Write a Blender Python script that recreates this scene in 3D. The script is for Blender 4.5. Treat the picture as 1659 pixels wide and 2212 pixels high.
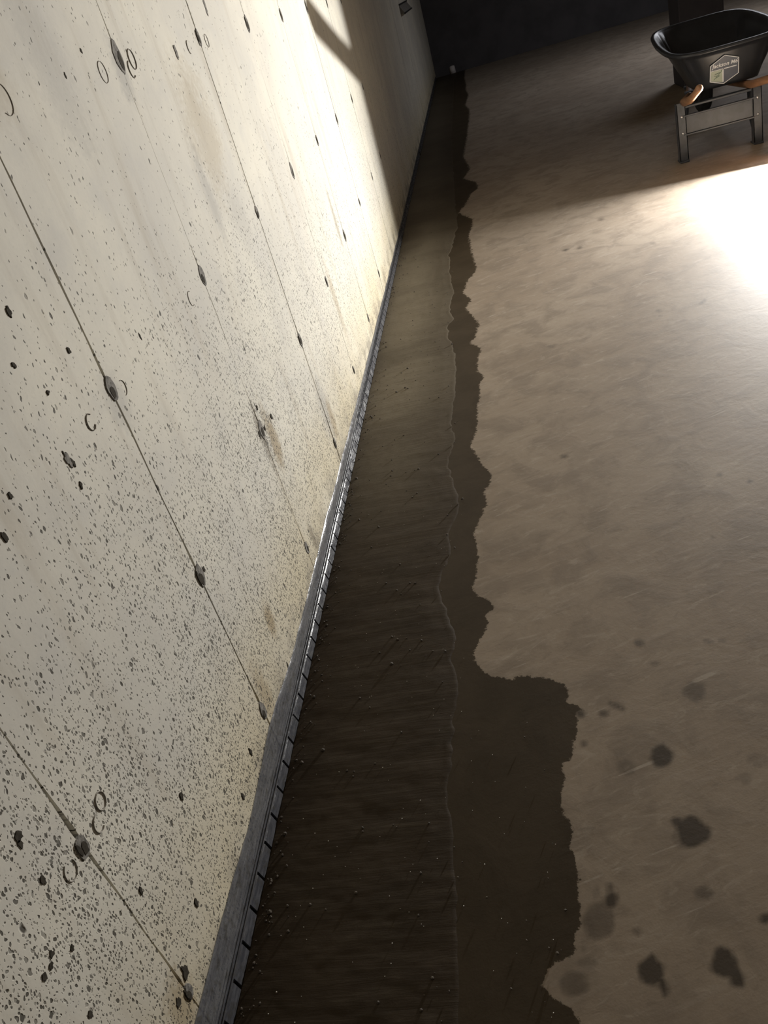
import bpy, bmesh, math, random
import numpy as np
from mathutils import Vector, Matrix, noise

random.seed(7)
for o in list(bpy.data.objects): bpy.data.objects.remove(o)
scn = bpy.context.scene
COL = scn.collection

# ------------------------------------------------------------------ camera, world, exposure, lamp light
CAM = np.array([0.0, 0.0, 1.345])
F_PX, CX, CY = 1811.6, 829.5, 1106.0
R3 = np.array([[0.96246114, -0.17986597, -0.20326534],
               [0.07589925, -0.54066445, 0.83780741],
               [-0.26059138, -0.82178476, -0.50671683]])     # rows: world x, y, z seen from the camera (x right, y down, z forward)
cam_d = bpy.data.cameras.new('camera')
cam = bpy.data.objects.new('camera', cam_d)
COL.objects.link(cam)
cam_d.sensor_fit = 'VERTICAL'
cam_d.sensor_height = 24.0
cam_d.lens = F_PX / 2212.0 * 24.0
cam_d.clip_start = 0.02
m = Matrix.Identity(4)
for i in range(3):
    m[i][0], m[i][1], m[i][2], m[i][3] = R3[i][0], -R3[i][1], -R3[i][2], CAM[i]
cam.matrix_world = m
scn.camera = cam
scn.view_settings.view_transform = 'Standard'
scn.view_settings.look = 'None'
scn.view_settings.gamma = 1.0
scn.view_settings.use_curve_mapping = False
scn.view_settings.exposure = 0.0
world = bpy.data.worlds.new('world')
scn.world = world
world.use_nodes = True
world.node_tree.nodes['Background'].inputs[0].default_value = (0.8, 0.85, 1.0, 1)
world.node_tree.nodes['Background'].inputs[1].default_value = 0.0

LAMP = Vector((1.66, 5.285, 0.24))                          # work lamp on the floor, just right of the frame
LAMP_POWER = 262.0
LAMP_DIR = Vector((-0.20, -1.0, 0.55)).normalized()
ld = bpy.data.lights.new('work_lamp_bulb', 'AREA')
ld.shape = 'DISK'
ld.size = 0.020
ld.energy = LAMP_POWER
ld.color = (1.0, 0.98, 0.95)
lo = bpy.data.objects.new('work_lamp_bulb', ld)
COL.objects.link(lo)
lo.location = LAMP
lo.rotation_euler = LAMP_DIR.to_track_quat('-Z', 'Y').to_euler()
# added dim cool fill light under the ceiling, lifting the far shadows
sd = bpy.data.lights.new('far_fill_light', 'AREA')
sd.shape = 'SQUARE'
sd.size = 1.3
sd.energy = 46.0
sd.color = (0.93, 0.94, 1.0)
so = bpy.data.objects.new('far_fill_light', sd)
COL.objects.link(so)
so.location = (3.3, 10.6, 2.47)

# ------------------------------------------------------------------ helpers
XW, Y0, Y1, XR, ZC = -0.693, -3.2, 15.4, 6.0, 2.5

def ray(u, v):
    return R3 @ np.array([u - CX, v - CY, F_PX])

def on_floor(u, v, z=0.0):
    d = ray(u, v); t = (z - CAM[2]) / d[2]
    return CAM + t * d

def on_wall(u, v):
    d = ray(u, v); t = XW / d[0]
    return CAM + t * d

def link(name, me, mat=None, parent=None, smooth=False):
    o = bpy.data.objects.new(name, me)
    COL.objects.link(o)
    if mat: me.materials.append(mat)
    if parent: o.parent = parent
    if smooth:
        for p in me.polygons: p.use_smooth = True
    return o

def bm_obj(name, bm, mat=None, parent=None, smooth=False):
    bmesh.ops.recalc_face_normals(bm, faces=bm.faces)
    me = bpy.data.meshes.new(name)
    bm.to_mesh(me); bm.free()
    return link(name, me, mat, parent, smooth)

def empty(name, loc=(0, 0, 0)):
    o = bpy.data.objects.new(name, None)
    COL.objects.link(o); o.location = loc
    return o

def tag(o, label=None, cat=None, group=None, kind=None):
    if label: o['label'] = label
    if cat: o['category'] = cat
    if group: o['group'] = group
    if kind: o['kind'] = kind
    return o

def add_box(bm, c, s, bev=0.0, rot=None):
    r = bmesh.ops.create_cube(bm, size=1.0)
    vs = r['verts']
    for v in vs:
        v.co = Vector((v.co.x * s[0], v.co.y * s[1], v.co.z * s[2]))
    if bev > 0:
        es = list({e for v in vs for e in v.link_edges})
        rb = bmesh.ops.bevel(bm, geom=es, offset=bev, segments=2, affect='EDGES', profile=0.5)
        vs = list({v for f in rb['faces'] for v in f.verts} | {v for v in vs if v.is_valid})
    for v in vs:
        if rot is not None: v.co = rot @ v.co
        v.co += Vector(c)
    return vs

def add_tube(bm, pts, radii, n=12, flat=1.0):
    pts = [Vector(p) for p in pts]
    if not hasattr(radii, '__len__'): radii = [radii] * len(pts)
    rings = []
    for i, p in enumerate(pts):
        d = (pts[min(i + 1, len(pts) - 1)] - pts[max(i - 1, 0)]).normalized()
        a = Vector((0, 0, 1)) if abs(d.z) < 0.9 else Vector((1, 0, 0))
        x = d.cross(a).normalized(); y = x.cross(d).normalized()
        rings.append([bm.verts.new(p + x * math.cos(2 * math.pi * k / n) * radii[i] + y * math.sin(2 * math.pi * k / n) * radii[i] * flat) for k in range(n)])
    for a, b in zip(rings, rings[1:]):
        for k in range(n):
            bm.faces.new((a[k], a[(k + 1) % n], b[(k + 1) % n], b[k]))
    bm.faces.new(rings[0][::-1]); bm.faces.new(rings[-1])

def prism(bm, pts, d):
    """closed polygon pts (3-D) pushed along vector d"""
    a = [bm.verts.new(Vector(p)) for p in pts]
    b = [bm.verts.new(Vector(p) + Vector(d)) for p in pts]
    n = len(pts)
    bm.faces.new(a); bm.faces.new(b[::-1])
    for k in range(n):
        bm.faces.new((a[k], b[k], b[(k + 1) % n], a[(k + 1) % n]))

# ------------------------------------------------------------------ materials
class NT:
    def __init__(self, name):
        self.m = bpy.data.materials.new(name); self.m.use_nodes = True
        self.t = self.m.node_tree; self.b = self.t.nodes['Principled BSDF']
        self.out = self.t.nodes['Material Output']
    def n(self, typ, **k):
        o = self.t.nodes.new(typ)
        for a, v in k.items(): setattr(o, a, v)
        return o
    def l(self, a, b): self.t.links.new(a, b)
    def inp(self, sock, v):
        if hasattr(v, 'is_output'): self.l(v, sock)
        else: sock.default_value = v
    def math(self, op, a, b=None, c=None, clamp=False):
        o = self.n('ShaderNodeMath', operation=op, use_clamp=clamp)
        self.inp(o.inputs[0], a)
        if b is not None: self.inp(o.inputs[1], b)
        if c is not None: self.inp(o.inputs[2], c)
        return o.outputs[0]
    def vmath(self, op, a, b=None):
        o = self.n('ShaderNodeVectorMath', operation=op)
        self.inp(o.inputs[0], a)
        if b is not None: self.inp(o.inputs[1], b)
        return o.outputs['Value'] if op in ('LENGTH', 'DOT_PRODUCT', 'DISTANCE') else o.outputs[0]
    def pos(self): return self.n('ShaderNodeNewGeometry').outputs['Position']
    def noise(self, vec, scale, detail=4, rough=0.55, dist=0.0, color=False):
        o = self.n('ShaderNodeTexNoise')
        self.l(vec, o.inputs['Vector'])
        o.inputs['Scale'].default_value = scale; o.inputs['Detail'].default_value = detail
        o.inputs['Roughness'].default_value = rough; o.inputs['Distortion'].default_value = dist
        return o.outputs['Color'] if color else o.outputs[0]
    def voro(self, vec, scale):
        o = self.n('ShaderNodeTexVoronoi', voronoi_dimensions='2D', feature='F1')
        self.l(vec, o.inputs['Vector']); o.inputs['Scale'].default_value = scale
        return o.outputs['Distance'], o.outputs['Color']
    def ramp(self, v, a, b, x=0.0, y=1.0, smooth=True):
        o = self.n('ShaderNodeMapRange')
        o.interpolation_type = 'SMOOTHSTEP' if smooth else 'LINEAR'
        self.inp(o.inputs[0], v)
        for i, q in zip((1, 2, 3, 4), (a, b, x, y)): self.inp(o.inputs[i], q)
        return o.outputs[0]
    def mix(self, f, a, b, mode='MIX'):
        o = self.n('ShaderNodeMix', data_type='RGBA', blend_type=mode)
        self.inp(o.inputs[0], f)
        for s, v in ((o.inputs[6], a), (o.inputs[7], b)):
            self.inp(s, v if hasattr(v, 'is_output') else (v[0], v[1], v[2], 1))
        return o.outputs[2]
    def comb(self, x, y, z):
        o = self.n('ShaderNodeCombineXYZ')
        for s, v in zip(o.inputs, (x, y, z)): self.inp(s, v)
        return o.outputs[0]
    def sep(self, v):
        o = self.n('ShaderNodeSeparateXYZ'); self.l(v, o.inputs[0]); return o.outputs
    def attr(self, name):
        o = self.n('ShaderNodeAttribute', attribute_name=name); return o.outputs['Fac']
    def bump(self, h, dist, strength=1.0, prev=None):
        o = self.n('ShaderNodeBump'); o.inputs['Strength'].default_value = strength
        o.inputs['Distance'].default_value = dist; self.l(h, o.inputs['Height'])
        if prev is not None: self.l(prev, o.inputs['Normal'])
        return o.outputs[0]
    def set(self, col=None, rough=None, normal=None, metal=None, spec=None):
        b = self.b.inputs
        if col is not None: self.inp(b['Base Color'], col if hasattr(col, 'is_output') else (*col, 1))
        if rough is not None: self.inp(b['Roughness'], rough)
        if normal is not None: self.l(normal, b['Normal'])
        if metal is not None: b['Metallic'].default_value = metal
        if spec is not None: self.inp(b['Specular IOR Level'], spec)
        return self.m

def wall_material():
    t = NT('cast_concrete')
    p = t.pos(); s = t.sep(p); y, z = s[1], s[2]
    p2 = t.comb(y, z, 0.0)
    warp = t.vmath('SCALE', t.vmath('SUBTRACT', t.noise(p2, 60, 2, color=True), (0.5, 0.5, 0.5)))
    warp.node.inputs['Scale'].default_value = 0.010
    q = t.vmath('MULTIPLY', t.vmath('ADD', p2, warp), (1.0, 0.62, 1.0))
    # how full of air holes the face is: many low down, few high up and towards the far end
    patch = t.noise(p2, 3.0, 3)
    low = t.ramp(z, 0.15, 1.20, 1.0, 0.06)
    nearer = t.ramp(y, 1.5, 4.2, 1.0, 0.34)
    dens = t.math('MULTIPLY', t.math('MULTIPLY', low, nearer), t.ramp(patch, 0.28, 0.72, 0.45, 1.35))
    for (cy, cz, ry, rz, k) in ((1.88, 0.50, .10, .13, .9), (1.30, 0.53, .05, .05, .3), (0.35, .55, .5, .4, .2)):
        e = t.vmath('LENGTH', t.vmath('MULTIPLY', t.vmath('SUBTRACT', p2, (cy, cz, 0)), (1 / ry, 1 / rz, 0)))
        dens = t.math('ADD', dens, t.ramp(e, 1.0, 0.2, 0.0, k))
    pit = None
    for scale, rmax, pw, dk in ((32, 0.15, 2.6, .14), (72, 0.24, 1.8, .42), (135, 0.32, 1.2, .64), (230, 0.38, 1.0, .72)):
        d, c = t.voro(q, scale)
        cs = t.sep(c)
        r = t.math('MULTIPLY', t.math('POWER', cs[0], pw), rmax)
        r = t.math('ADD', r, 0.03)
        keep = t.math('LESS_THAN', cs[1], t.math('MULTIPLY', dens, dk))
        mk = t.math('MULTIPLY', t.ramp(t.math('SUBTRACT', d, r), -0.06, 0.06, 1.0, 0.0), keep)
        mk = t.math('MULTIPLY', mk, t.ramp(cs[2], 0.0, 0.8, 0.50, 1.0))
        pit = mk if pit is None else t.math('MAXIMUM', pit, mk)
    big = t.noise(p2, 1.6, 5, 0.6)
    mid = t.noise(p2, 9, 5, 0.6)
    streak = t.noise(t.vmath('MULTIPLY', p2, (9.0, 0.9, 1)), 1.6, 4, 0.6)
    fine = t.noise(p2, 120, 3)
    col = t.mix(t.ramp(big, 0.35, 0.68), (0.56, 0.535, 0.47), (0.67, 0.637, 0.54))
    col = t.mix(t.ramp(mid, 0.45, 0.75, 0, 0.30), col, (0.46, 0.45, 0.43))
    col = t.mix(t.ramp(streak, 0.50, 0.76, 0, 0.50), col, (0.42, 0.37, 0.29))
    col = t.mix(t.ramp(fine, 0.55, 0.75, 0, 0.16), col, (0.40, 0.39, 0.37))
    # yellowed foot of the wall
    foot = t.math('MULTIPLY', t.ramp(z, 0.48, 0.06, 0, 0.80), t.ramp(patch, 0.25, 0.65, 0.45, 1.0))
    col = t.mix(foot, col, (0.56, 0.48, 0.31))
    foot_dark = t.math('MULTIPLY', t.ramp(z, 0.17, 0.08, 0, 0.7), t.ramp(mid, 0.40, 0.62))  # darker mottling toward the bottom of the wall
    col = t.mix(foot_dark, col, (0.25, 0.22, 0.17))
    # rust and drip stains of their own shape
    for (cy, cz, ry, rz, k, c) in STAINS:
        e = t.vmath('LENGTH', t.vmath('MULTIPLY', t.vmath('SUBTRACT', p2, (cy, cz, 0)), (1 / ry, 1 / rz, 0)))
        e = t.math('ADD', e, t.math('MULTIPLY', t.math('SUBTRACT', mid, 0.5), 1.3))
        e = t.math('ADD', e, t.math('MULTIPLY', t.math('SUBTRACT', t.noise(p2, 70, 3), 0.5), 0.9))
        col = t.mix(t.ramp(e, 1.0, 0.25, 0.0, k), col, c)
    col = t.mix(t.math('MULTIPLY', pit, 0.92), col, (0.062, 0.055, 0.042))  # dark pit colour holds both dirt and the shade inside the holes
    h = t.math('SUBTRACT', t.math('MULTIPLY', fine, 0.10), pit)
    n1 = t.bump(h, 0.003, 0.5)
    n2 = t.bump(mid, 0.004, 0.25, n1)
    return t.set(col, 0.82, n2, spec=0.25)

def floor_material(name, strip=False):
    t = NT(name)
    p = t.pos(); s = t.sep(p)
    p2 = t.comb(s[0], s[1], 0.0)
    big = t.noise(p2, 1.3, 5, 0.6, 0.6)
    mid = t.noise(p2, 7, 6, 0.62, 0.5)
    fine = t.noise(p2, 60, 4, 0.6)
    grit = t.noise(p2, 260, 2, 0.6)
    rot = t.comb(t.math('ADD', t.math('MULTIPLY', s[0], 0.94), t.math('MULTIPLY', s[1], 0.34)),
                 t.math('ADD', t.math('MULTIPLY', s[1], 0.94), t.math('MULTIPLY', s[0], -0.34)), 0.0)
    brush = t.noise(t.vmath('MULTIPLY', rot, (1.0, 9.0, 1)), 5.0, 5, 0.65, 0.4)
    if not strip:
        col = t.mix(t.ramp(big, 0.35, 0.66), (0.285, 0.230, 0.175), (0.345, 0.288, 0.226))
        col = t.mix(t.ramp(mid, 0.42, 0.66, 0, 0.75), col, (0.215, 0.175, 0.135))
        col = t.mix(t.ramp(brush, 0.50, 0.72, 0, 0.22), col, (0.41, 0.36, 0.31))
        col = t.mix(t.ramp(fine, 0.50, 0.72, 0, 0.28), col, (0.24, 0.20, 0.165))
        scuff = t.noise(t.vmath('MULTIPLY', rot, (1.0, 2.6, 1)), 11.0, 6, 0.72, 0.9)
        col = t.mix(t.ramp(scuff, 0.53, 0.68, 0, 0.42), col, (0.44, 0.385, 0.32))
        col = t.mix(t.ramp(scuff, 0.44, 0.30, 0, 0.38), col, (0.185, 0.15, 0.115))
        # scraped scratches
        sc = t.noise(t.vmath('MULTIPLY', rot, (2.2, 38.0, 1)), 2.0, 2, 0.5, 0.8)
        col = t.mix(t.math('MULTIPLY', t.ramp(sc, 0.685, 0.72, 0, 0.45), t.ramp(mid, 0.48, 0.58)), col, (0.52, 0.47, 0.41))
        edge = t.math('ADD', t.attr('damp'), t.math('MULTIPLY', t.math('SUBTRACT', t.noise(p2, 42, 6, 0.8), 0.5), 1.5))
        wet = t.ramp(edge, 0.44, 0.56)
        sp = t.math('ADD', t.attr('spot'), t.math('MULTIPLY', t.math('SUBTRACT', fine, 0.5), 0.20))
        sp = t.ramp(sp, 0.12, 0.90, 0.0, 1.0, False)
        wetcol = t.mix(t.ramp(mid, 0.35, 0.7), (0.060, 0.045, 0.028), (0.046, 0.034, 0.020))
        col = t.mix(wet, col, wetcol)
        col = t.mix(t.math('MULTIPLY', sp, 0.97), col, (0.058, 0.044, 0.030))
        rough = t.math('SUBTRACT', 0.70, t.math('MULTIPLY', wet, 0.12))
        h = t.math('ADD', t.math('MULTIPLY', mid, 0.6), t.math('ADD', t.math('MULTIPLY', brush, 0.12), t.math('ADD', t.math('MULTIPLY', fine, 0.12), t.math('MULTIPLY', grit, 0.05))))
        n1 = t.bump(h, 0.005, 0.28)
        return t.set(col, rough, n1, None, t.math('SUBTRACT', 0.35, t.math('MULTIPLY', wet, 0.22)))
    # freshly poured strip: still wet at the near end, drying to a paler olive grey further on
    dry = t.math('MULTIPLY', t.ramp(s[1], 1.7, 3.2), t.ramp(s[1], 9.0, 5.6, 0.35, 1.0))
    dry = t.math('MULTIPLY', dry, t.ramp(t.attr('across'), 0.35, 1.0, 1.0, 0.45))
    dry = t.math('MULTIPLY', dry, t.ramp(big, 0.30, 0.62, 0.55, 1.0))
    trow = t.noise(t.vmath('MULTIPLY', p2, (1.2, 15.0, 1)), 5.0, 6, 0.7, 0.5)
    col = t.mix(dry, t.mix(t.ramp(mid, 0.3, 0.7), (0.046, 0.033, 0.020), (0.034, 0.024, 0.014)), (0.185, 0.160, 0.118))
    col = t.mix(t.ramp(trow, 0.45, 0.75, 0, 0.40), col, (0.095, 0.078, 0.056))
    col = t.mix(t.ramp(fine, 0.52, 0.75, 0, 0.3), col, (0.045, 0.036, 0.026))
    h = t.math('ADD', t.math('MULTIPLY', trow, 0.7), t.math('ADD', t.math('MULTIPLY', fine, 0.25), t.math('MULTIPLY', grit, 0.10)))
    n1 = t.bump(h, 0.004, 0.34)
    return t.set(col, t.ramp(dry, 0, 1, 0.60, 0.72), n1, spec=0.13)

def plain(name, col, rough=0.6, metal=0.0, var=0.25, scale=30.0, bump=0.0, spec=0.5):
    t = NT(name)
    v = t.noise(t.pos(), scale, 4)
    c2 = tuple(c * (1 - var) for c in col)
    c = t.mix(t.ramp(v, 0.35, 0.7), col, c2)
    nrm = t.bump(v, 0.002, bump) if bump else None
    return t.set(c, rough, nrm, metal, spec)

def flange_material(name, clear, k=1.0):
    t = NT(name)
    p = t.pos()
    v = t.noise(t.vmath('MULTIPLY', p, (1, 3, 20)), 9, 4)
    w = t.noise(p, 55, 3)
    col = t.mix(t.ramp(v, 0.35, 0.7), (0.10 * k, 0.103 * k, 0.118 * k), (0.185 * k, 0.188 * k, 0.205 * k))
    col = t.mix(t.ramp(w, 0.50, 0.68, 0, 0.7), col, (0.05, 0.047, 0.043))
    t.set(col, t.ramp(w, 0.3, 0.7, 0.16, 0.36), t.bump(t.math('ADD', v, t.math('MULTIPLY', w, 0.4)), 0.004, 0.35), spec=0.6)
    tr = t.n('ShaderNodeBsdfTransparent')
    tr.inputs[0].default_value = (0.80, 0.82, 0.86, 1)
    mx = t.n('ShaderNodeMixShader')
    mx.inputs[0].default_value = clear
    t.l(t.b.outputs[0], mx.inputs[1]); t.l(tr.outputs[0], mx.inputs[2])
    t.l(mx.outputs[0], t.out.inputs[0])
    return t.m

BR, DK, GR = (0.30, 0.225, 0.12), (0.15, 0.12, 0.08), (0.33, 0.32, 0.30)
STAINS = [(1.47, 0.22, .035, .06, .75, BR), (1.93, 0.47, .05, .13, .75, BR), (1.86, 0.50, .035, .10, .6, DK),
          (2.50, .26, .10, .16, .55, GR), (2.55, .20, .05, .10, .6, BR), (2.25, 1.18, .16, .22, .38, BR), (2.12, 1.05, .05, .16, .45, GR),
          (2.30, 0.95, .10, .14, .3, GR), (1.30, 0.17, .05, .10, .55, BR), (0.64, 0.16, .06, .09, .6, BR), (0.34, .32, .06, .09, .5, BR),
          (1.55, 1.40, .10, .20, .30, GR), (1.86, 1.36, .05, .08, .55, GR), (1.26, .90, .05, .07, .4, GR), (3.15, .42, .05, .20, .45, BR),
          (3.60, .62, .035, .16, .5, DK), (1.95, 0.13, .03, .07, .6, DK), (1.30, 1.42, .12, .12, .25, BR), (3.9, .95, .05, .25, .35, GR)]
M_WALL = wall_material()
M_JOINT = plain('joint_dirt_shade', (0.020, 0.016, 0.011), 0.95, var=0.4, spec=0.05)  # dirt, darkened further to stand in for shade deep in the joints
M_FLOOR = floor_material('old_concrete_floor')
M_STRIP = floor_material('fresh_concrete', True)
M_TIE = plain('tie_grout', (0.235, 0.22, 0.195), 0.9, var=0.55, scale=160, bump=0.6, spec=0.2)
M_TIEDARK = plain('tie_hole_dark', (0.06, 0.052, 0.04), 0.95, var=0.4, scale=200, spec=0.1)
M_RING = plain('ring_scuff', (0.36, 0.335, 0.295), 0.9, var=0.3, scale=200, spec=0.1)
M_FLANGE = flange_material('clear_grey_plastic', 0.36)
M_LIP = flange_material('cloudy_plastic_lip', 0.10, 0.6)
M_CEIL = plain('ceiling_boards', (0.20, 0.165, 0.125), 0.9, scale=4)
M_FAR = plain('dark_far_wall', (0.10, 0.095, 0.10), 0.95, scale=3)  # dark tone stands in for the unlit far end
M_SIDE = plain('side_wall', (0.30, 0.28, 0.26), 0.9, scale=3)
M_GLINT = plain('pale_glints', (0.62, 0.58, 0.50), 0.4, var=0.2)
M_CRUMB = plain('mortar_crumbs', (0.085, 0.068, 0.048), 0.75, var=0.5, scale=90)
M_POLY = plain('black_poly_tray', (0.030, 0.033, 0.040), 0.30, var=0.3, scale=8, bump=0.1)
M_STEEL = plain('painted_steel', (0.055, 0.062, 0.075), 0.34, var=0.35, scale=25, bump=0.1)
M_BOLT = plain('zinc_bolt', (0.75, 0.76, 0.78), 0.25, metal=0.8, var=0.1)
M_WOOD = NT('handle_wood')
_g = M_WOOD.noise(M_WOOD.vmath('MULTIPLY', M_WOOD.pos(), (60, 4, 60)), 1.0, 5)
M_WOOD = M_WOOD.set(M_WOOD.mix(M_WOOD.ramp(_g, 0.3, 0.7), (0.36, 0.19, 0.10), (0.24, 0.12, 0.06)), 0.5)
M_RUBBER = plain('black_rubber', (0.02, 0.02, 0.022), 0.8)
M_INK = plain('sticker_white', (0.80, 0.82, 0.84), 0.5, var=0.03)
M_DECAL = plain('sticker_blue_grey', (0.10, 0.115, 0.15), 0.35, var=0.1)
M_GREEN = plain('sticker_green', (0.46, 0.52, 0.42), 0.5, var=0.1)
M_DRAW = plain('sticker_drawing', (0.14, 0.19, 0.14), 0.5, var=0.1)
M_BOXD = plain('dark_box_paint', (0.045, 0.04, 0.05), 0.7, scale=6)
M_HOOD = plain('grey_hood', (0.22, 0.21, 0.19), 0.7, scale=12)
M_BLACK = plain('seam_and_slot_black', (0.012, 0.011, 0.010), 0.9)  # hood edges, and the shade painted inside the flange slot
M_PALE = plain('pale_plastic', (0.75, 0.70, 0.68), 0.5, var=0.1)
M_YELLOW = plain('lamp_housing', (0.05, 0.05, 0.055), 0.5, var=0.2)

# ------------------------------------------------------------------ left wall: cast bays between form joints
JOINTS = [-3.2, -2.42, -1.80, -1.18, -0.56, 0.06, 0.666, 1.260, 1.866, 2.484, 3.088, 3.705, 4.345, 5.03, 5.63]
while JOINTS[-1] < 14.6: JOINTS.append(JOINTS[-1] + 0.61)
JOINTS.append(Y1)
wall = tag(link('wall_left', bpy.data.meshes.new('wall_left'), M_JOINT), kind='structure')
bm = bmesh.new()
add_box(bm, (XW - 0.012 - 0.10, (Y0 + Y1) / 2, ZC / 2), (0.20, Y1 - Y0, ZC))
bm.to_mesh(wall.data); bm.free()

def gap(k, z):
    w = 0.0010 + 0.0026 * max(0.0, noise.noise(Vector((k * 7.3, z * 5.0, 1.0))) + 0.25)
    w += 0.0016 * max(0.0, noise.noise(Vector((k * 3.1, z * 42.0, 9.0))))
    for zt in TIES:                                             # the joint opens a little just above a tie
        if 0.02 < z - zt < 0.10: w += 0.0026 * (1 - (z - zt - 0.02) / 0.08)
    return w

def wob(k, z):
    return 0.0022 * noise.noise(Vector((k * 5.7, z * 9.0, 3.0)))

TIES = [0.150, 0.520, 0.920, 1.385]
for k in range(len(JOINTS) - 1):
    a, b = JOINTS[k], JOINTS[k + 1]
    near = b > 0 and a < 6
    nz = 150 if near else 24
    zs = [ZC * i / nz for i in range(nz + 1)]
    off = random.uniform(-0.0008, 0.0008)
    L = [(XW + off, (a + wob(k, z) + gap(k, z)) if k else a, z) for z in zs]
    Rr = [(XW + off, (b + wob(k + 1, z) - gap(k + 1, z) * 0.6) if k < len(JOINTS) - 2 else b, z) for z in zs]
    bm = bmesh.new()
    prev = None
    for l, r in zip(L, Rr):                                     # front face with a small back-cut rim on both sides
        d = 0.0006
        row = [bm.verts.new(q) for q in ((XW - 0.014, l[1], l[2]), (l[0] - d, l[1], l[2]), (l[0], l[1] + d, l[2]),
                                         (r[0], r[1] - d, r[2]), (r[0] - d, r[1], r[2]), (XW - 0.014, r[1], r[2]))]
        if prev:
            for i in range(5): bm.faces.new((prev[i], prev[i + 1], row[i + 1], row[i]))
        prev = row
    bm_obj('cast_bay', bm, M_WALL, wall)

def blob(bm, cy, cz, ry, rz, x0, x1, seed, n=18, jag=0.22):
    """irregular low patch on the wall face"""
    rim, top = [], []
    for i in range(n):
        a = 2 * math.pi * i / n
        j = 1 + jag * noise.noise(Vector((math.cos(a) * 1.7, math.sin(a) * 1.7, seed * 3.7)))
        rim.append(bm.verts.new((x0, cy + ry * j * math.cos(a), cz + rz * j * math.sin(a))))
        top.append(bm.verts.new((x1, cy + ry * j * 0.9 * math.cos(a), cz + rz * j * 0.9 * math.sin(a))))
    for i in range(n):
        bm.faces.new((rim[i], rim[(i + 1) % n], top[(i + 1) % n], top[i]))
    bm.faces.new(top)

def torus_mark(bm, cy, cz, r, w, x, seed, a0=0.0, a1=6.2832, n=20):
    prev = None
    for i in range(n + 1):
        a = a0 + (a1 - a0) * i / n
        row = [bm.verts.new((x - 0.002 if q != 0 else x + 0.0006, cy + (r + q * w) * math.cos(a), cz + (r + q * w) * 1.15 * math.sin(a))) for q in (-1, 0, 1)]
        if prev:
            for q in (0, 1): bm.faces.new((prev[q], prev[q + 1], row[q + 1], row[q]))
        prev = row

sd_ = 0
for k, yj in enumerate(JOINTS[1:-1]):
    if not (0.5 < yj < 6.0): continue
    for zt in TIES:
        sd_ += 1
        rnd = random.Random(sd_ * 13 + 5)
        if zt == TIES[0] and yj > 4.5: continue
        s = rnd.uniform(0.8, 1.2) * (0.75 if zt == TIES[0] else 1.0)
        if zt == TIES[3] and abs(yj - 1.866) < .02: s = 1.35
        cy, cz = yj + rnd.uniform(-.004, .004), zt + rnd.uniform(-.006, .006)
        bm = bmesh.new()
        blob(bm, cy, cz, 0.017 * s, 0.026 * s, XW - 0.002, XW + 0.0015, sd_)
        tie = bm_obj('tie_hole', bm, M_TIE, wall)
        bm = bmesh.new()
        blob(bm, cy + rnd.uniform(-.005, .005), cz - 0.006 * s, 0.008 * s, 0.013 * s, XW + 0.0008, XW + 0.0022, sd_ + 50, 12, 0.4)
        if rnd.random() < 0.6: blob(bm, cy - 0.010 * s, cz + 0.004, 0.005 * s, 0.016 * s, XW + 0.0008, XW + 0.0024, sd_ + 90, 10, 0.3)
        bm_obj('pit', bm, M_TIEDARK, tie)  # dark raised patch paints the dirt and shade of the hole
# pale ring scuffs beside some of the ties
for (u, v, r, a0, a1) in ((285, 128, .017, 0, 6.28), (284, 150, .014, 1.6, 5.4), (222, 156, .017, 0, 6.28), (8, 215, .02, 4.0, 8.2), (446, 88, .014, 0, 6.28),
                          (408, 102, .013, 1.5, 4.8), (196, 912, .012, .8, 5.6), (265, 838, .012, -1.6, 1.6), (217, 1730, .012, 0, 6.28), (213, 1778, .012, 1.0, 5.2),
                          (152, 1880, .013, 1.9, 6.6), (412, 645, .014, 1.0, 5.0)):
    w = on_wall(u, v); bm = bmesh.new()
    torus_mark(bm, w[1], w[2], r, 0.0013, XW + 0.0008, 1, a0, a1)
    bm_obj('ring_mark', bm, M_RING, wall)
# the two grouted holes and knocked-out pits away from the joints, and the larger air holes
BIG = [(380, 112, .011, .024), (444, 17, .012, .030), (146, 992, .011, .020), (158, 1000, .006, .010), (40, 1807, .011, .012), (44, 1823, .005, .008),
       (392, 1720, .008, .011), (93, 1901, .007, .009), (586, 900, .010, .012), (555, 880, .006, .010), (561, 940, .010, .016), (572, 925, .007, .010),
       (30, 788, .006, .007), (149, 757, .006, .009), (104, 848, .005, .005), (175, 1048, .006, .007), (22, 1071, .005, .008), (10, 1160, .007, .010),
       (112, 2062, .006, .007), (110, 2086, .006, .006), (96, 2110, .006, .008), (156, 2048, .006, .007), (195, 2190, .006, .009), (542, 1625, .006, .016),
       (525, 1720, .006, .012), (440, 1230, .006, .010), (424, 1950, .006, .010), (305, 1925, .005, .011), (385, 2165, .010, .012), (400, 2100, .012, .022),
       (404, 2148, .007, .020), (622, 1440, .006, .014), (597, 1535, .006, .010), (20, 675, .006, .012), (302, 726, .004, .010), (175, 110, .006, .008), (141, 164, .004, .008)]
for i, (u, v, ry, rz) in enumerate(BIG):
    w = on_wall(u, v); bm = bmesh.new()
    blob(bm, w[1], w[2], ry * .72, rz * .72, XW - 0.002, XW + 0.0009, i + 200, 14, 0.8)
    bm_obj('air_hole', bm, M_TIE if i < 3 else M_TIEDARK, wall)  # hole dirt and shade painted as dark low patches

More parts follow.
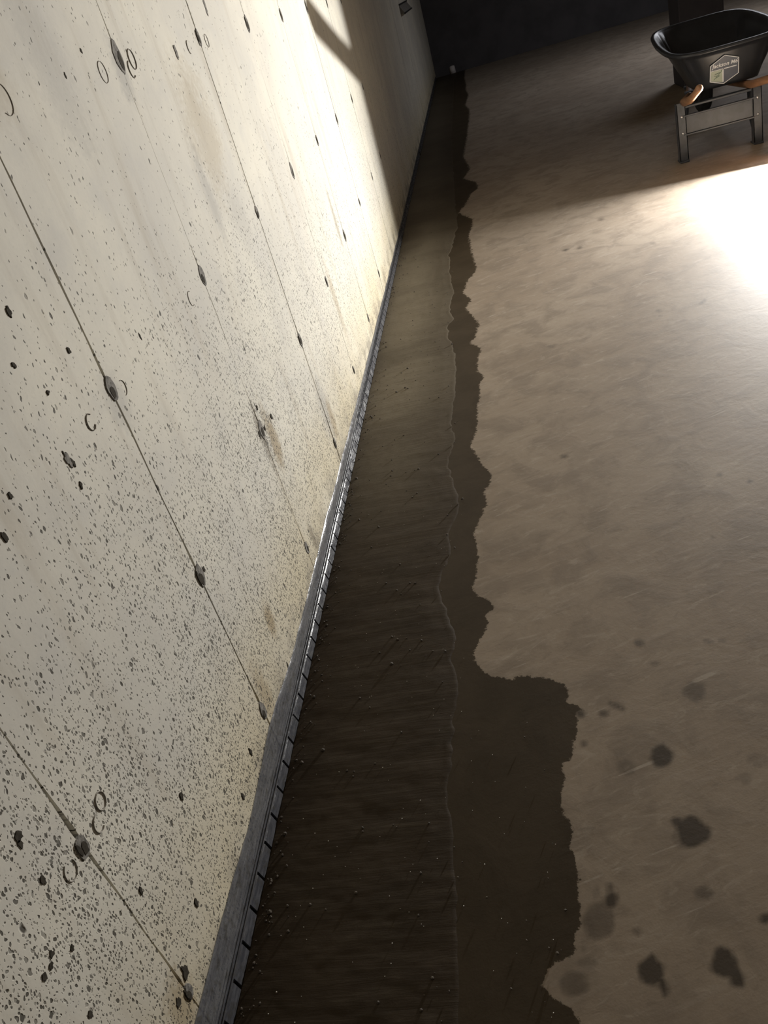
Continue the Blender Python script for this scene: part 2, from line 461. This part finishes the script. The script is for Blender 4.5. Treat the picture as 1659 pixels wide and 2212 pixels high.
# ------------------------------------------------------------------ floor with damp margin and drip spots
DAMP = [(1005, 146), (1003.5, 169), (1007, 183), (1006, 193), (1012, 205), (1005, 227), (1014, 236), (1014, 253), (1011, 277), (1008, 301), (1003.5, 325),
        (1001, 338), (1015.6, 364), (1001, 386), (1027.6, 393), (1034, 405), (1015.6, 419.5), (1011, 432), (1003, 445), (989, 459), (1021, 473), (1020, 490),
        (1012, 508), (1021, 551), (1030, 583), (1010, 606), (1000.6, 634), (1018, 647), (1006, 666), (1035, 698), (1026, 730), (1014, 741), (1039.5, 752.6),
        (1032.7, 771), (1030, 800), (1048, 813), (1035, 829), (1037, 852), (1032, 872), (1032, 898), (1030, 924), (1025.5, 943), (1016, 963), (1032, 985.5),
        (1042, 1005), (1061, 1021), (1060, 1041), (1045, 1060), (1053, 1086), (1042, 1109), (1025.5, 1145), (1029, 1165), (1032, 1204), (1029, 1249),
        (1019, 1272), (1032, 1288), (1055, 1291.5), (1068, 1314), (1048, 1327), (1056, 1350), (1045, 1370), (1026, 1400), (1024, 1424), (1040, 1448), (1071, 1463.5),
        (1111, 1465.5), (1123, 1459.6), (1159, 1461.6), (1195, 1465.5), (1220, 1481), (1228, 1503), (1222, 1519), (1246, 1523), (1264, 1535), (1246, 1541),
        (1248, 1551), (1238, 1634), (1216, 1650), (1222, 1678), (1210.5, 1718), (1216.5, 1753.5), (1238, 1793), (1234, 1829), (1246, 1861), (1250, 1916),
        (1254, 1964), (1250, 2008), (1242, 2027.6), (1240, 2059), (1214, 2075), (1179, 2099), (1171, 2127), (1191, 2155), (1214, 2163), (1238, 2186), (1254, 2212), (1275, 2330)]
SPOTS = [(1502, 1493, 28, 21, 0, .62), (1429, 1632, 25, 24, 0, 1), (1423, 1640, 22, 10, .2, .9), (1496, 1797, 37, 33, 0, 1), (1465, 1775, 17, 12, .3, .9), (1478, 1815, 30, 18, .4, .5),
         (1352, 1656, 22, 18, 0, .42), (1338, 1625, 20, 16, 0, .22), (1520, 1928, 22, 16, 0, .6), (1294, 1990, 36, 42, .2, .62), (1320, 1944, 15, 21, .2, .95),
         (1317, 1918, 8, 14, 0, .8), (1288, 1928, 5, 14, 0, .7), (1345, 1966, 16, 14, 0, .3), (1332, 1524, 20, 7, .4, .75), (1304, 1541, 11, 8, 0, .8), (1262, 1606, 8, 8, 0, .7),
         (1413, 1432, 13, 7, 0, .5), (1380, 1388, 13, 8, .1, .7), (1218, 986, 9, 4.5, 0, .7), (1406, 2096, 29, 34, -.3, 1), (1432, 2130, 10, 24, -.4, 1), (1566, 2078, 29, 32, -.2, 1),
         (1590, 2110, 16, 28, -.45, 1), (1377, 2012, 12, 11, 0, .5), (1654, 1984, 15, 13, 0, .9), (1266, 1790, 19, 5, -.1, .45), (1240, 2125, 36, 28, .2, .55), (1270, 2080, 22, 16, 0, .4),
         (1262, 2030, 4, 10, 0, .6), (1262, 2050, 5, 5, 0, .6), (1330, 2046, 22, 16, 0, .25), (1253, 1541, 14, 9, .2, .9), (1530, 1385, 14, 5, .2, .6), (1560, 1383, 9, 4, .2, .6),
         (1518, 652, 9, 3, -.6, .8), (1222, 540, 7, 2.5, -.3, .9), (1252, 535, 5, 2, -.3, .9), (1298, 474, 8, 2.5, -.2, .7), (1410, 525, 7, 2.5, 0, .6), (1529, 557, 9, 3, -.3, .5),
         (1424, 671, 6, 2.5, 0, .8), (1427, 682, 4, 2, 0, .7), (1474, 692, 9, 3, -.2, .5), (1192, 748, 9, 3, -.2, .6), (1555, 1025, 6, 4, 0, .7), (1620, 1040, 6, 4, 0, .8),
         (1540, 1160, 6, 4, 0, .6), (1250, 1345, 14, 5, -.3, .3), (1475, 1275, 10, 6, 0, .3), (1610, 1680, 20, 12, .2, .35), (1635, 1640, 26, 18, .2, .35), (1610, 1690, 8, 6, 0, .5)]
SPOTS[4] = (1465, 1775, 17, 12, .3, .9)

def poly_sd(P, X, Y):
    """signed distance (negative inside) of points to polygon P"""
    P = np.asarray(P); d = np.full(X.shape, 1e9); inside = np.zeros(X.shape, bool)
    for i in range(len(P)):
        ax, ay = P[i]; bx, by = P[(i + 1) % len(P)]
        ex, ey = bx - ax, by - ay; L2 = ex * ex + ey * ey + 1e-12
        tt = np.clip(((X - ax) * ex + (Y - ay) * ey) / L2, 0, 1)
        d = np.minimum(d, (X - ax - tt * ex) ** 2 + (Y - ay - tt * ey) ** 2)
        c = ((ay > Y) != (by > Y)) & (X < ex * (Y - ay) / (ey if abs(ey) > 1e-9 else 1e-9) + ax)
        inside ^= c
    d = np.sqrt(d)
    return np.where(inside, -d, d)

xs = list(np.arange(XW, 0.80, 0.0075))
while xs[-1] < 2.4: xs.append(xs[-1] + 0.012 + 0.02 * (xs[-1] - 0.8))
while xs[-1] < XR: xs.append(xs[-1] + 0.3)
xs = np.array(xs)
ys = [Y0, -2.0, -1.0, -0.2, 0.2, 0.5]
while ys[-1] < Y1: ys.append(ys[-1] + 0.0055 * max(0.6, ys[-1]) ** 1.1)
ys[-1] = Y1
ys = np.array(ys)
X, Y = np.meshgrid(xs, ys)
nx, ny = len(xs), len(ys)
damp_edge = [on_floor(u, v)[:2] for u, v in DAMP]
P = [(-1.2, 15.6), (-0.25, 15.6)] + damp_edge + [(0.1, -0.5), (0.1, -3.5), (-1.2, -3.5)]
near_m = X < 0.6
sdv = np.full(X.shape, 1.0)
sdv[near_m] = poly_sd(P, X[near_m], Y[near_m])
wid = 0.008 + 0.0045 * np.clip(Y, 0.5, 9)
DAMPV = np.clip(0.5 - sdv / (2 * wid), 0, 1)
SPOTV = np.zeros(X.shape)
for i, (u, v, ru, rv, rot, st) in enumerate(SPOTS):
    pts = []
    for k in range(22):
        a = 2 * math.pi * k / 22
        j = 1 + 0.30 * noise.noise(Vector((math.cos(a) * 1.6, math.sin(a) * 1.6, i * 5.1)))
        du, dv = ru * j * math.cos(a), rv * j * math.sin(a)
        w = on_floor(u + du * math.cos(rot) - dv * math.sin(rot), v + du * math.sin(rot) + dv * math.cos(rot))
        pts.append((w[0], w[1]))
    pa = np.array(pts); mn, mx = pa.min(0) - 0.05, pa.max(0) + 0.05
    sel = (X > mn[0]) & (X < mx[0]) & (Y > mn[1]) & (Y < mx[1])
    if sel.any():
        wd = 0.0035 + 0.002 * pa[:, 1].mean()
        SPOTV[sel] = np.maximum(SPOTV[sel], st * np.clip(0.5 - poly_sd(pts, X[sel], Y[sel]) / (2 * wd), 0, 1))
Zf = 0.0004 * np.sin(X * 5.1 + 1.3 * np.sin(Y * 2.3)) * np.sin(Y * 3.7 + 0.8) - 0.0006
co = np.stack([X, Y, Zf], -1).reshape(-1, 3)
idx = np.arange(nx * ny).reshape(ny, nx)
quads = np.stack([idx[:-1, :-1], idx[:-1, 1:], idx[1:, 1:], idx[1:, :-1]], -1).reshape(-1, 4)
def grid_mesh(name, co, quads):
    me = bpy.data.meshes.new(name)
    me.vertices.add(len(co)); me.vertices.foreach_set('co', co.astype(np.float32).ravel())
    me.loops.add(quads.size); me.loops.foreach_set('vertex_index', quads.astype(np.int32).ravel())
    me.polygons.add(len(quads)); me.polygons.foreach_set('loop_start', np.arange(0, quads.size, 4, dtype=np.int32))
    me.polygons.foreach_set('use_smooth', np.ones(len(quads), bool))
    me.update(calc_edges=True); me.validate()
    return me
fm = grid_mesh('floor', co, quads)
for nm, val in (('damp', DAMPV), ('spot', SPOTV)):
    at = fm.attributes.new(nm, 'FLOAT', 'POINT'); at.data.foreach_set('value', val.astype(np.float32).ravel())
floor = tag(link('floor', fm, M_FLOOR), kind='structure')

# ------------------------------------------------------------------ other sides of the basement
def slab(name, c, s, mat):
    bm = bmesh.new(); add_box(bm, c, s)
    return tag(bm_obj(name, bm, mat), kind='structure')
slab('ceiling', ((XW + XR) / 2, (Y0 + Y1) / 2, ZC + 0.06), (XR - XW + .4, Y1 - Y0 + .4, 0.12), M_CEIL)
slab('wall_back', ((XW + XR) / 2, Y1 + 0.1, ZC / 2), (XR - XW + .4, 0.2, ZC), M_FAR)
slab('wall_right', (XR + 0.1, (Y0 + Y1) / 2, ZC / 2), (0.2, Y1 - Y0, ZC), M_SIDE)
slab('wall_front', ((XW + XR) / 2, Y0 - 0.1, ZC / 2), (XR - XW + .4, 0.2, ZC), M_SIDE)

# ------------------------------------------------------------------ fresh concrete strip
EDGE = [(975, 300), (980, 380), (985, 450), (989, 487), (971, 551), (973, 597), (982, 634), (971, 661), (980, 689), (964, 707), (975, 739), (982, 766), (987, 800), (984, 850), (975, 900),
        (985, 950), (966, 995), (980, 1040), (992, 1060), (988, 1110), (972, 1150), (970, 1200), (955, 1240), (948, 1270), (965, 1320), (985, 1380), (980, 1420), (988, 1460), (984, 1520), (982, 1600),
        (975, 1650), (966, 1700), (980, 1800), (988, 1900), (985, 2000), (992, 2100), (990, 2212), (995, 2330)]
ep = sorted([tuple(on_floor(u, v)[:2]) for u, v in EDGE], key=lambda q: q[1])
ey = np.array([q[1] for q in ep]); ex = np.array([q[0] for q in ep])
sy = ys[(ys > 0.2)]
sy = np.concatenate([[Y0, -1.5, -0.5, 0.0], sy])
exy = np.interp(sy, ey, ex)
exy += np.array([0.012 * noise.noise(Vector((y * 9, 2, 0))) + 0.008 * noise.noise(Vector((y * 31, 5, 0))) for y in sy])
us = np.concatenate([np.linspace(0, 0.9, 46), np.linspace(0.915, 1.0, 8)])
SX = (XW + 0.0165) + (exy[:, None] - XW - 0.0165) * us[None, :]
SY = np.repeat(sy[:, None], len(us), 1)
hz = 0.0003 + 0.0024 * np.clip((1 - us) / 0.14, 0, 1)[None, :] + 0 * SX
rough = np.array([[0.0012 * noise.noise(Vector((x * 9, y * 22, 0))) + 0.0006 * noise.noise(Vector((x * 40, y * 60, 4))) for x, y in zip(rx, ry)] for rx, ry in zip(SX, SY)])
ridge = 0.0012 * np.exp(-((us[None, :] - 0.965) / 0.012) ** 2) * np.array([max(0, noise.noise(Vector((y * 7, 8, 0))) + 0.1) for y in sy])[:, None]
SZ = hz + rough * np.clip((1 - us) / 0.1, 0, 1)[None, :] + ridge
SZ[:, -1] = -0.0010
sco = np.stack([SX, SY, SZ], -1).reshape(-1, 3)
sidx = np.arange(SX.size).reshape(SX.shape)
sq = np.stack([sidx[:-1, :-1], sidx[:-1, 1:], sidx[1:, 1:], sidx[1:, :-1]], -1).reshape(-1, 4)
sm = grid_mesh('concrete_strip', sco, sq)
at = sm.attributes.new('across', 'FLOAT', 'POINT'); at.data.foreach_set('value', np.repeat(us[None, :], len(sy), 0).astype(np.float32).ravel())
strip = tag(link('concrete_strip', sm, M_STRIP), 'dark wet strip of freshly troweled concrete along the foot of the pale wall', 'concrete strip')

# crumbs of mortar left along the flange and over the strip
bm = bmesh.new()
rc = random.Random(3)
for i in range(620):
    y = 0.55 + 5.0 * rc.random() ** 1.6
    if i < 330: x = XW + 0.022 + abs(rc.gauss(0, 0.018))
    else: x = rc.uniform(XW + 0.05, float(np.interp(y, ey, ex)) + (0.20 if y < 1.3 else 0.02))
    r = rc.choice((0.0012, 0.0016, 0.0022, 0.0032)) if i % 23 else 0.0048
    mt = Matrix.Translation((x, y, 0.003 + r * 0.3)) @ Matrix.Rotation(rc.uniform(0, 6), 4, 'Z') @ Matrix.Diagonal((r, r * rc.uniform(.6, 1.2), r * .75, 1))
    bmesh.ops.create_icosphere(bm, subdivisions=1, radius=1.0, matrix=mt)
crumbs = tag(bm_obj('mortar_crumbs', bm, M_CRUMB), 'crumbs of mortar scattered on the wet concrete strip beside the wall', 'crumbs', kind='stuff')

bm = bmesh.new()  # pale specks put in as painted glints on the wet ground
for i in range(170):
    y = 0.55 + 1.7 * rc.random() ** 1.3
    x = rc.uniform(XW + 0.06, float(np.interp(y, ey, ex)) + (0.19 if y < 1.3 else 0.03))
    q = 0.0007 + 0.0007 * rc.random() ** 3
    bmesh.ops.create_icosphere(bm, subdivisions=1, radius=q, matrix=Matrix.Translation((x, y, (0.003 if x < np.interp(y, ey, ex) else 0.0) + q * .5)))
tag(bm_obj('glint_specks', bm, M_GLINT), 'pale sand specks imitating wet sparkle on the dark damp ground nearest the camera', 'glint', kind='stuff')

# ------------------------------------------------------------------ plastic drainage flange at the foot of the wall
fl = tag(empty('drain_flange', (XW, 0, 0)), 'grey clear plastic drainage flange with slit lip running along the foot of the wall', 'drain edging')
def top_h(y):
    base = np.interp(y, [0, .5, .8, .905, 1.01, 1.15, 1.27, 1.385, 1.51, 1.7, 1.89, 2.47, 3.04, 4.3, 6, 16], [.104, .107, .104, .098, .088, .098, .106, .098, .084, .080, .082, .075, .063, .050, .045, .045])
    return float(base + 0.005 * noise.noise(Vector((y * 4.5, 1, 7))) + 0.003 * noise.noise(Vector((y * 23, 1, 3))))
fy = [-1.5 + 0.025 * i for i in range(int(16.8 / 0.025))]
bm = bmesh.new(); prev = None
for y in fy:
    th = top_h(y); b = 0.0015 * noise.noise(Vector((y * 8, 4, 4)))
    prof = [(0.0008, th), (0.0030 + b, th - 0.004), (0.0042 + b, th * 0.72), (0.0040 - b, th * 0.5), (0.0060, 0.034), (0.0075, 0.028), (0.0075, 0.020)]
    row = [bm.verts.new((px, y, pz)) for px, pz in prof]
    if prev:
        for i in range(len(prof) - 1): bm.faces.new((prev[i], prev[i + 1], row[i + 1], row[i]))
    prev = row
bm_obj('wall_sheet', bm, M_FLANGE, fl, True)
for zf, rr in ((0.038, 0.0016), (0.030, 0.0020)):
    bm = bmesh.new()
    add_tube(bm, [(0.0066 + (0.002 if zf < .035 else 0), y, zf + 0.0012 * noise.noise(Vector((y * 6, zf * 90, 2)))) for y in fy[::2]], rr, 6)
    bm_obj('rib', bm, M_LIP, fl, True)
tabs = []
y = 0.75 - 0.068 * 18
while y < 14.8:
    tabs.append(y); y += 0.068
tm = []
for v in range(4):
    bm = bmesh.new()
    L = 0.068 - 0.0075
    rr = random.Random(v)
    n = 4; prev = None
    tw = rr.uniform(-.0015, .0015)
    for i in range(n + 1):
        yy = L * i / n
        o = tw * (i / n - .5)
        row = [bm.verts.new(q) for q in ((0.0070, yy, 0.029), (0.0105 + o, yy, 0.025), (0.0155 + o, yy, 0.004 + rr.uniform(-.001, .001)), (0.0125 + o, yy, -0.001), (0.0080 + o, yy, 0.022))]
        if prev:
            for k in range(4): bm.faces.new((prev[k], prev[k + 1], row[k + 1], row[k]))
        else: bm.faces.new(row)
        prev = row
    bm.faces.new(prev[::-1])
    bmesh.ops.recalc_face_normals(bm, faces=bm.faces)
    me = bpy.data.meshes.new('lip_tab'); bm.to_mesh(me); bm.free(); me.materials.append(M_LIP)
    tm.append(me)
for i, y in enumerate(tabs):
    if y > 8.5: break
    o = bpy.data.objects.new('lip_tab', tm[(i * 7 + i // 3) % 4]); COL.objects.link(o); o.parent = fl; o.location = (0, y + 0.0027, 0)
bm = bmesh.new()                                                 # black strip painting the shade of the slot behind the slits
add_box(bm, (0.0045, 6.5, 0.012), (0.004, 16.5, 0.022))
bm_obj('slot_shade_strip', bm, M_BLACK, fl)
bm = bmesh.new()                                                 # the far run of lip, too far to tell its tabs apart
add_box(bm, (0.0115, 11.9, 0.013), (0.006, 6.6, 0.024))
bm_obj('far_lip', bm, M_LIP, fl)

# ------------------------------------------------------------------ wheelbarrow
wb = tag(empty('wheelbarrow', (1.40, 5.9, 0)), 'black wheelbarrow with wooden handles and hexagon sticker, standing on the shadowed floor', 'wheelbarrow')
WB = Vector((1.40, 5.9, 0))
def local(bm):
    for v in bm.verts: v.co -= WB
    return bm
def sup(a, n):
    c, s = math.cos(a), math.sin(a)
    return math.copysign(abs(c) ** (2 / n), c), math.copysign(abs(s) ** (2 / n), s)
def rim_pt(a, grow=0.0, dz=0.0):
    x, y = sup(a, 4.2)
    px, py = 1.448 + x * (0.315 + grow) * (1 - 0.10 * (y > 0) * y), 6.20 + y * (0.455 + grow)
    return Vector((px, py, 0.585 + 0.085 * (py - 5.745) / 0.95 + dz))
def bot_pt(a, grow=0.0, dz=0.0):
    x, y = sup(a, 4.5)
    return Vector((1.455 + x * (0.185 + grow), 6.03 + y * (0.215 + grow), 0.355 + dz))
NA = 72
angs = [2 * math.pi * i / NA for i in range(NA)]
rings = []
def ring(fn): rings.append([fn(a) for a in angs])
def wallpt(a, s, off):
    p = bot_pt(a).lerp(rim_pt(a), s ** 0.92)
    k = abs(math.sin(2 * a)) ** 6
    c = Vector((1.45, 6.12, p.z))
    p += (p - c).normalized() * (-off + 0.010 * math.sin(a * 18) * k * (0.2 < s < 0.9))
    return p
ring(lambda a: Vector((1.455, 6.03, 0.352)) + (bot_pt(a) - Vector((1.455, 6.03, 0.355))) * 0.02)
ring(lambda a: bot_pt(a, -0.02, -0.003))
for s in (0.0, 0.06, 0.2, 0.4, 0.6, 0.8, 0.95): ring(lambda a, s=s: wallpt(a, s, 0))
ring(lambda a: rim_pt(a, 0.004, -0.016)); ring(lambda a: rim_pt(a, 0.024, -0.020)); ring(lambda a: rim_pt(a, 0.028, -0.006))
ring(lambda a: rim_pt(a, 0.022, 0.003)); ring(lambda a: rim_pt(a, 0.004, 0.003)); ring(lambda a: rim_pt(a, -0.004, -0.004))
for s in (0.95, 0.8, 0.6, 0.4, 0.2, 0.06): ring(lambda a, s=s: wallpt(a, s, 0.006) + Vector((0, 0, 0.005)))
ring(lambda a: bot_pt(a, -0.025, 0.008))
ring(lambda a: Vector((1.455, 6.03, 0.362)) + (bot_pt(a) - Vector((1.455, 6.03, 0.355))) * 0.02)
bm = bmesh.new()
vr = [[bm.verts.new(p) for p in r] for r in rings]
for a, b in zip(vr, vr[1:]):
    for k in range(NA): bm.faces.new((a[k], a[(k + 1) % NA], b[(k + 1) % NA], b[k]))
bm.faces.new(vr[0][::-1]); bm.faces.new(vr[-1])
bm_obj('tray', local(bm), M_POLY, wb, True)
# handles: from the wheel yoke under the tray back to the grips
def handle(s):
    xa, xb, xt = (1.295, 1.157, 1.112) if s < 0 else (1.590, 1.545, 1.650)
    pts = [(1.56 + s * 0.085, 7.05, 0.205), (xa, 6.2, 0.285), (xb, 5.72, 0.338)]
    for q, z in ((.43, .392), (.73, .447), (.86, .473), (.985, .499), (1.0, .503)):
        pts.append((xb + (xt - xb) * q, 5.72 + (5.075 - 5.72) * q, z))
    bm = bmesh.new()
    add_tube(bm, pts, [0.022, 0.022, 0.023, 0.022, 0.018, 0.0185, 0.020, 0.012], 14)
    return bm_obj('handle', local(bm), M_WOOD, wb, True)
handle(-1); handle(1)
# legs: bent steel channel with flat toe
def leg(s):
    x = 1.132 if s < 0 else 1.568
    bm = bmesh.new()
    t = Matrix.Rotation(0.0, 3, 'Z')
    out = [(x - .026, 5.685, 0.345), (x - .026, 5.685, 0.012), (x - .020, 5.685, 0.0), (x + .020, 5.685, 0.0), (x + .026, 5.685, 0.012), (x + .026, 5.685, 0.345)]
    prism(bm, out, (0, 0.006, 0))
    add_box(bm, (x - .024, 5.71, 0.175), (0.005, 0.05, 0.33))
    add_box(bm, (x + .024, 5.71, 0.175), (0.005, 0.05, 0.33))
    add_box(bm, (x, 5.72, 0.006), (0.056, 0.085, 0.012), 0.003)
    add_tube(bm, [(x, 5.73, 0.02), (x - s * 0.02 + .06, 6.0, 0.11), (x - s * 0.03 + .12, 6.2, 0.265)], 0.011, 8)
    o = bm_obj('leg', local(bm), M_STEEL, wb)
    for z in (0.266, 0.172):
        bm = bmesh.new()
        bmesh.ops.create_uvsphere(bm, u_segments=10, v_segments=6, radius=1.0, matrix=Matrix.Translation((x, 5.683, z)) @ Matrix.Diagonal((0.008, 0.006, 0.008, 1)))
        bm_obj('bolt', local(bm), M_BOLT, o, True)
    return o
leg(-1); leg(1)
bm = bmesh.new()                                                  # pressed steel panel between the legs
add_box(bm, (1.35, 5.697, 0.213), (0.43, 0.008, 0.118), 0.003)
add_box(bm, (1.35, 5.690, 0.267), (0.42, 0.020, 0.010), 0.002)
add_box(bm, (1.35, 5.690, 0.159), (0.42, 0.016, 0.010), 0.002)
bm_obj('cross_brace', local(bm), M_STEEL, wb)
bm = bmesh.new()
add_box(bm, (1.35, 5.73, 0.312), (0.42, 0.045, 0.014), 0.003)
bm_obj('tray_support', local(bm), M_STEEL, wb)
bm = bmesh.new(); add_box(bm, (1.44, 6.22, 0.303), (0.34, 0.045, 0.014), 0.003)
bm_obj('tray_support', local(bm), M_STEEL, wb)
# wheel at the front
bm = bmesh.new()
n1, n2 = 40, 12
for i in range(n1):
    for j in range(n2): pass
vs = [[bm.verts.new((1.56 + 0.043 * math.cos(2 * math.pi * j / n2), 7.05 + (0.155 + 0.045 * math.sin(2 * math.pi * j / n2)) * math.cos(2 * math.pi * i / n1), 0.200 + (0.155 + 0.045 * math.sin(2 * math.pi * j / n2)) * math.sin(2 * math.pi * i / n1))) for j in range(n2)] for i in range(n1)]
for i in range(n1):
    for j in range(n2): bm.faces.new((vs[i][j], vs[(i + 1) % n1][j], vs[(i + 1) % n1][(j + 1) % n2], vs[i][(j + 1) % n2]))
wheel = bm_obj('wheel', local(bm), M_RUBBER, wb, True)
bm = bmesh.new()
bmesh.ops.create_cone(bm, cap_ends=True, segments=24, radius1=0.118, radius2=0.118, depth=0.05, matrix=Matrix.Translation((1.56, 7.05, 0.2)) @ Matrix.Rotation(math.pi / 2, 4, 'Y'))
bmesh.ops.create_cone(bm, cap_ends=True, segments=12, radius1=0.012, radius2=0.012, depth=0.25, matrix=Matrix.Translation((1.56, 7.05, 0.2)) @ Matrix.Rotation(math.pi / 2, 4, 'Y'))
bm_obj('hub', local(bm), M_STEEL, wheel)
# hexagon sticker on the rear face of the tray
pb, pr = wallpt(-math.pi / 2, 0.0, 0), wallpt(-math.pi / 2, 0.95, 0)
upv = (pr - pb).normalized()
nrm = Vector((1, 0, 0)).cross(upv).normalized()
if nrm.y > 0: nrm = -nrm
SO = Vector((1.412, 0, 0)); SO.z = 0.452
tt = (SO.z - pb.z) / upv.z
SO.y = pb.y + upv.y * tt
SO += nrm * 0.007
def spt(a, b, lift=0.0): return SO + Vector((1, 0, 0)) * a * 0.87 + upv * b * 0.87 + nrm * lift
HEX = [(0.005, 0.098), (0.098, 0.058), (0.096, -0.050), (-0.004, -0.098), (-0.096, -0.062), (-0.092, 0.046)]
bm = bmesh.new(); prism(bm, [spt(a, b) for a, b in HEX], -nrm * 0.004)
st = bm_obj('sticker', local(bm), M_DECAL, wb); st['label'] = 'white outlined hexagon sticker with lettering'
bm = bmesh.new()
o_ = [bm.verts.new(spt(a, b, 0.0012)) for a, b in HEX]; i_ = [bm.verts.new(spt(a * 0.945, b * 0.945, 0.0012)) for a, b in HEX]
for k in range(6): bm.faces.new((o_[k], o_[(k + 1) % 6], i_[(k + 1) % 6], i_[k]))
bm_obj('outline', local(bm), M_INK, st)
bm = bmesh.new(); prism(bm, [spt(a, b, 0.0008) for a, b in ((-0.088, 0.004), (-0.010, 0.004), (-0.006, -0.086), (-0.088, -0.058))], -nrm * 0.0006)
bm_obj('picture_panel', local(bm), M_GREEN, st)
bm = bmesh.new()
for (a, b, c, d, w) in ((-0.07, -0.055, -0.015, -0.005, .0022), (-0.062, -0.018, -0.022, -0.012, .003), (-0.066, -0.028, -0.03, -0.034, .0025), (-0.055, -0.045, -0.03, -0.034, .002), (-.02, -.004, -.012, .004, .003)):
    q = Vector((c - a, d - b, 0)).normalized(); nx_, ny_ = -q.y * w, q.x * w
    bm.faces.new([bm.verts.new(spt(x_, y_, 0.0014)) for x_, y_ in ((a + nx_, b + ny_), (c + nx_, d + ny_), (c - nx_, d - ny_), (a - nx_, b - ny_))])
bm_obj('line_drawing', local(bm), M_DRAW, st)
bm = bmesh.new()
for (a, b, c, d) in ((-0.012, 0.004, -0.004, -0.082), (-0.088, 0.006, -0.006, 0.010), (0.0, 0.004, 0.082, 0.010)):
    bm.faces.new([bm.verts.new(spt(*q, 0.0013)) for q in ((a, b), (c, b), (c, d), (a, d))])
bm_obj('rule', local(bm), M_INK, st)
def text(body, size, a, b, slant, bold):
    cu = bpy.data.curves.new('lettering', 'FONT'); cu.body = body; cu.size = size; cu.shear = slant; cu.align_x = 'CENTER'; cu.offset = bold
    cu.resolution_u = 3
    ob = bpy.data.objects.new('tmp', cu); COL.objects.link(ob)
    me = bpy.data.meshes.new_from_object(ob.evaluated_get(bpy.context.evaluated_depsgraph_get()))
    bpy.data.objects.remove(ob); bpy.data.curves.remove(cu)
    for v in me.vertices: v.co = spt(a + v.co.x, b + v.co.y, 0.0015) - WB
    me.name = 'lettering'; me.materials.clear()
    return link('lettering', me, M_INK, st)
text('Jackson M6', 0.036, 0.005, 0.026, 0.25, 0.0007)

# ------------------------------------------------------------------ things in the dark beyond
bm = bmesh.new()
add_box(bm, (1.86, 8.45, 0.40), (0.36, 0.40, 0.80), 0.01)
bx = bm_obj('storage_box', bm, M_BOXD)
tag(bx, 'tall dark box standing on the floor in the shadow behind the wheelbarrow', 'box')
bm = bmesh.new(); add_box(bm, (1.86, 8.45, 0.815), (0.39, 0.43, 0.03), 0.006)
bm_obj('lid', bm, M_BOXD, bx)
# small hooded box fixed on the wall high up in the shadow
bm = bmesh.new()
A, B_ = (XW, 10.4, 1.225), (XW, 11.6, 1.215)
prism(bm, [(XW, 10.4, 1.21), (XW + .042, 10.4, 1.135), (XW + .042, 10.4, 1.125), (XW, 10.4, 1.125)], (0, 1.5, 0))
hood = bm_obj('wall_hood', bm, M_HOOD)
tag(hood, 'small grey sloped hood with dark edges fixed on the far shadowed wall', 'wall fixture')
bm = bmesh.new(); add_box(bm, (XW + .003, 11.15, 1.216), (0.012, 1.5, 0.014))
bm_obj('top_seam', bm, M_BLACK, hood)
bm = bmesh.new(); add_box(bm, (XW + .046, 11.15, 1.126), (0.012, 1.5, 0.012))
bm_obj('lower_edge', bm, M_BLACK, hood)
# pale cap near the far end of the wall
w = on_floor(978, 146, 0.05)
bm = bmesh.new()
bmesh.ops.create_cone(bm, cap_ends=True, segments=16, radius1=0.05, radius2=0.045, depth=0.10, matrix=Matrix.Translation((w[0], w[1] - .4, 0.052)))
bmesh.ops.create_uvsphere(bm, u_segments=16, v_segments=8, radius=0.045, matrix=Matrix.Translation((w[0], w[1] - .4, 0.10)) @ Matrix.Diagonal((1, 1, .35, 1)))
tag(bm_obj('pipe_cap', bm, M_PALE, None, True), 'tiny pale round pipe cap on the dark floor at the far end', 'pipe cap')

# ------------------------------------------------------------------ the work lamp itself, just outside the frame
fr = Vector((-0.22, -0.975, 0)).normalized()
side = Vector((-fr.y, fr.x, 0))
wl = tag(empty('work_lamp', (LAMP.x, LAMP.y, 0)), 'small black work lamp standing on the floor beside the wheelbarrow', 'lamp')
WLO = Vector((LAMP.x, LAMP.y, 0))
rotm = Matrix((side, -fr, Vector((0, 0, 1)))).transposed()
def lampbox(bm, c, s, bev=0.003):
    add_box(bm, rotm @ Vector(c) + Vector((0, 0, LAMP.z)), s, bev, rotm)
bm = bmesh.new()
lampbox(bm, (0, 0.030, 0), (0.19, 0.03, 0.15))
for c, s in (((0.086, 0.006, 0), (0.008, 0.03, 0.15)), ((-0.086, 0.006, 0), (0.008, 0.03, 0.15)), ((0, 0.006, 0.07), (0.17, 0.03, 0.008)), ((0, 0.006, -0.07), (0.17, 0.03, 0.008))):
    lampbox(bm, c, s, 0.0)
bm_obj('housing', bm, M_YELLOW, wl)
bm = bmesh.new()
for sx in (-1, 1):
    lampbox(bm, (sx * 0.098, 0.03, -0.10), (0.006, 0.02, 0.25), 0.0)
    lampbox(bm, (sx * 0.098, 0.03, -LAMP.z + 0.009), (0.02, 0.20, 0.018), 0.002)
lampbox(bm, (0, 0.12, -LAMP.z + 0.009), (0.20, 0.02, 0.018), 0.002)
bm_obj('stand', bm, M_YELLOW, wl)
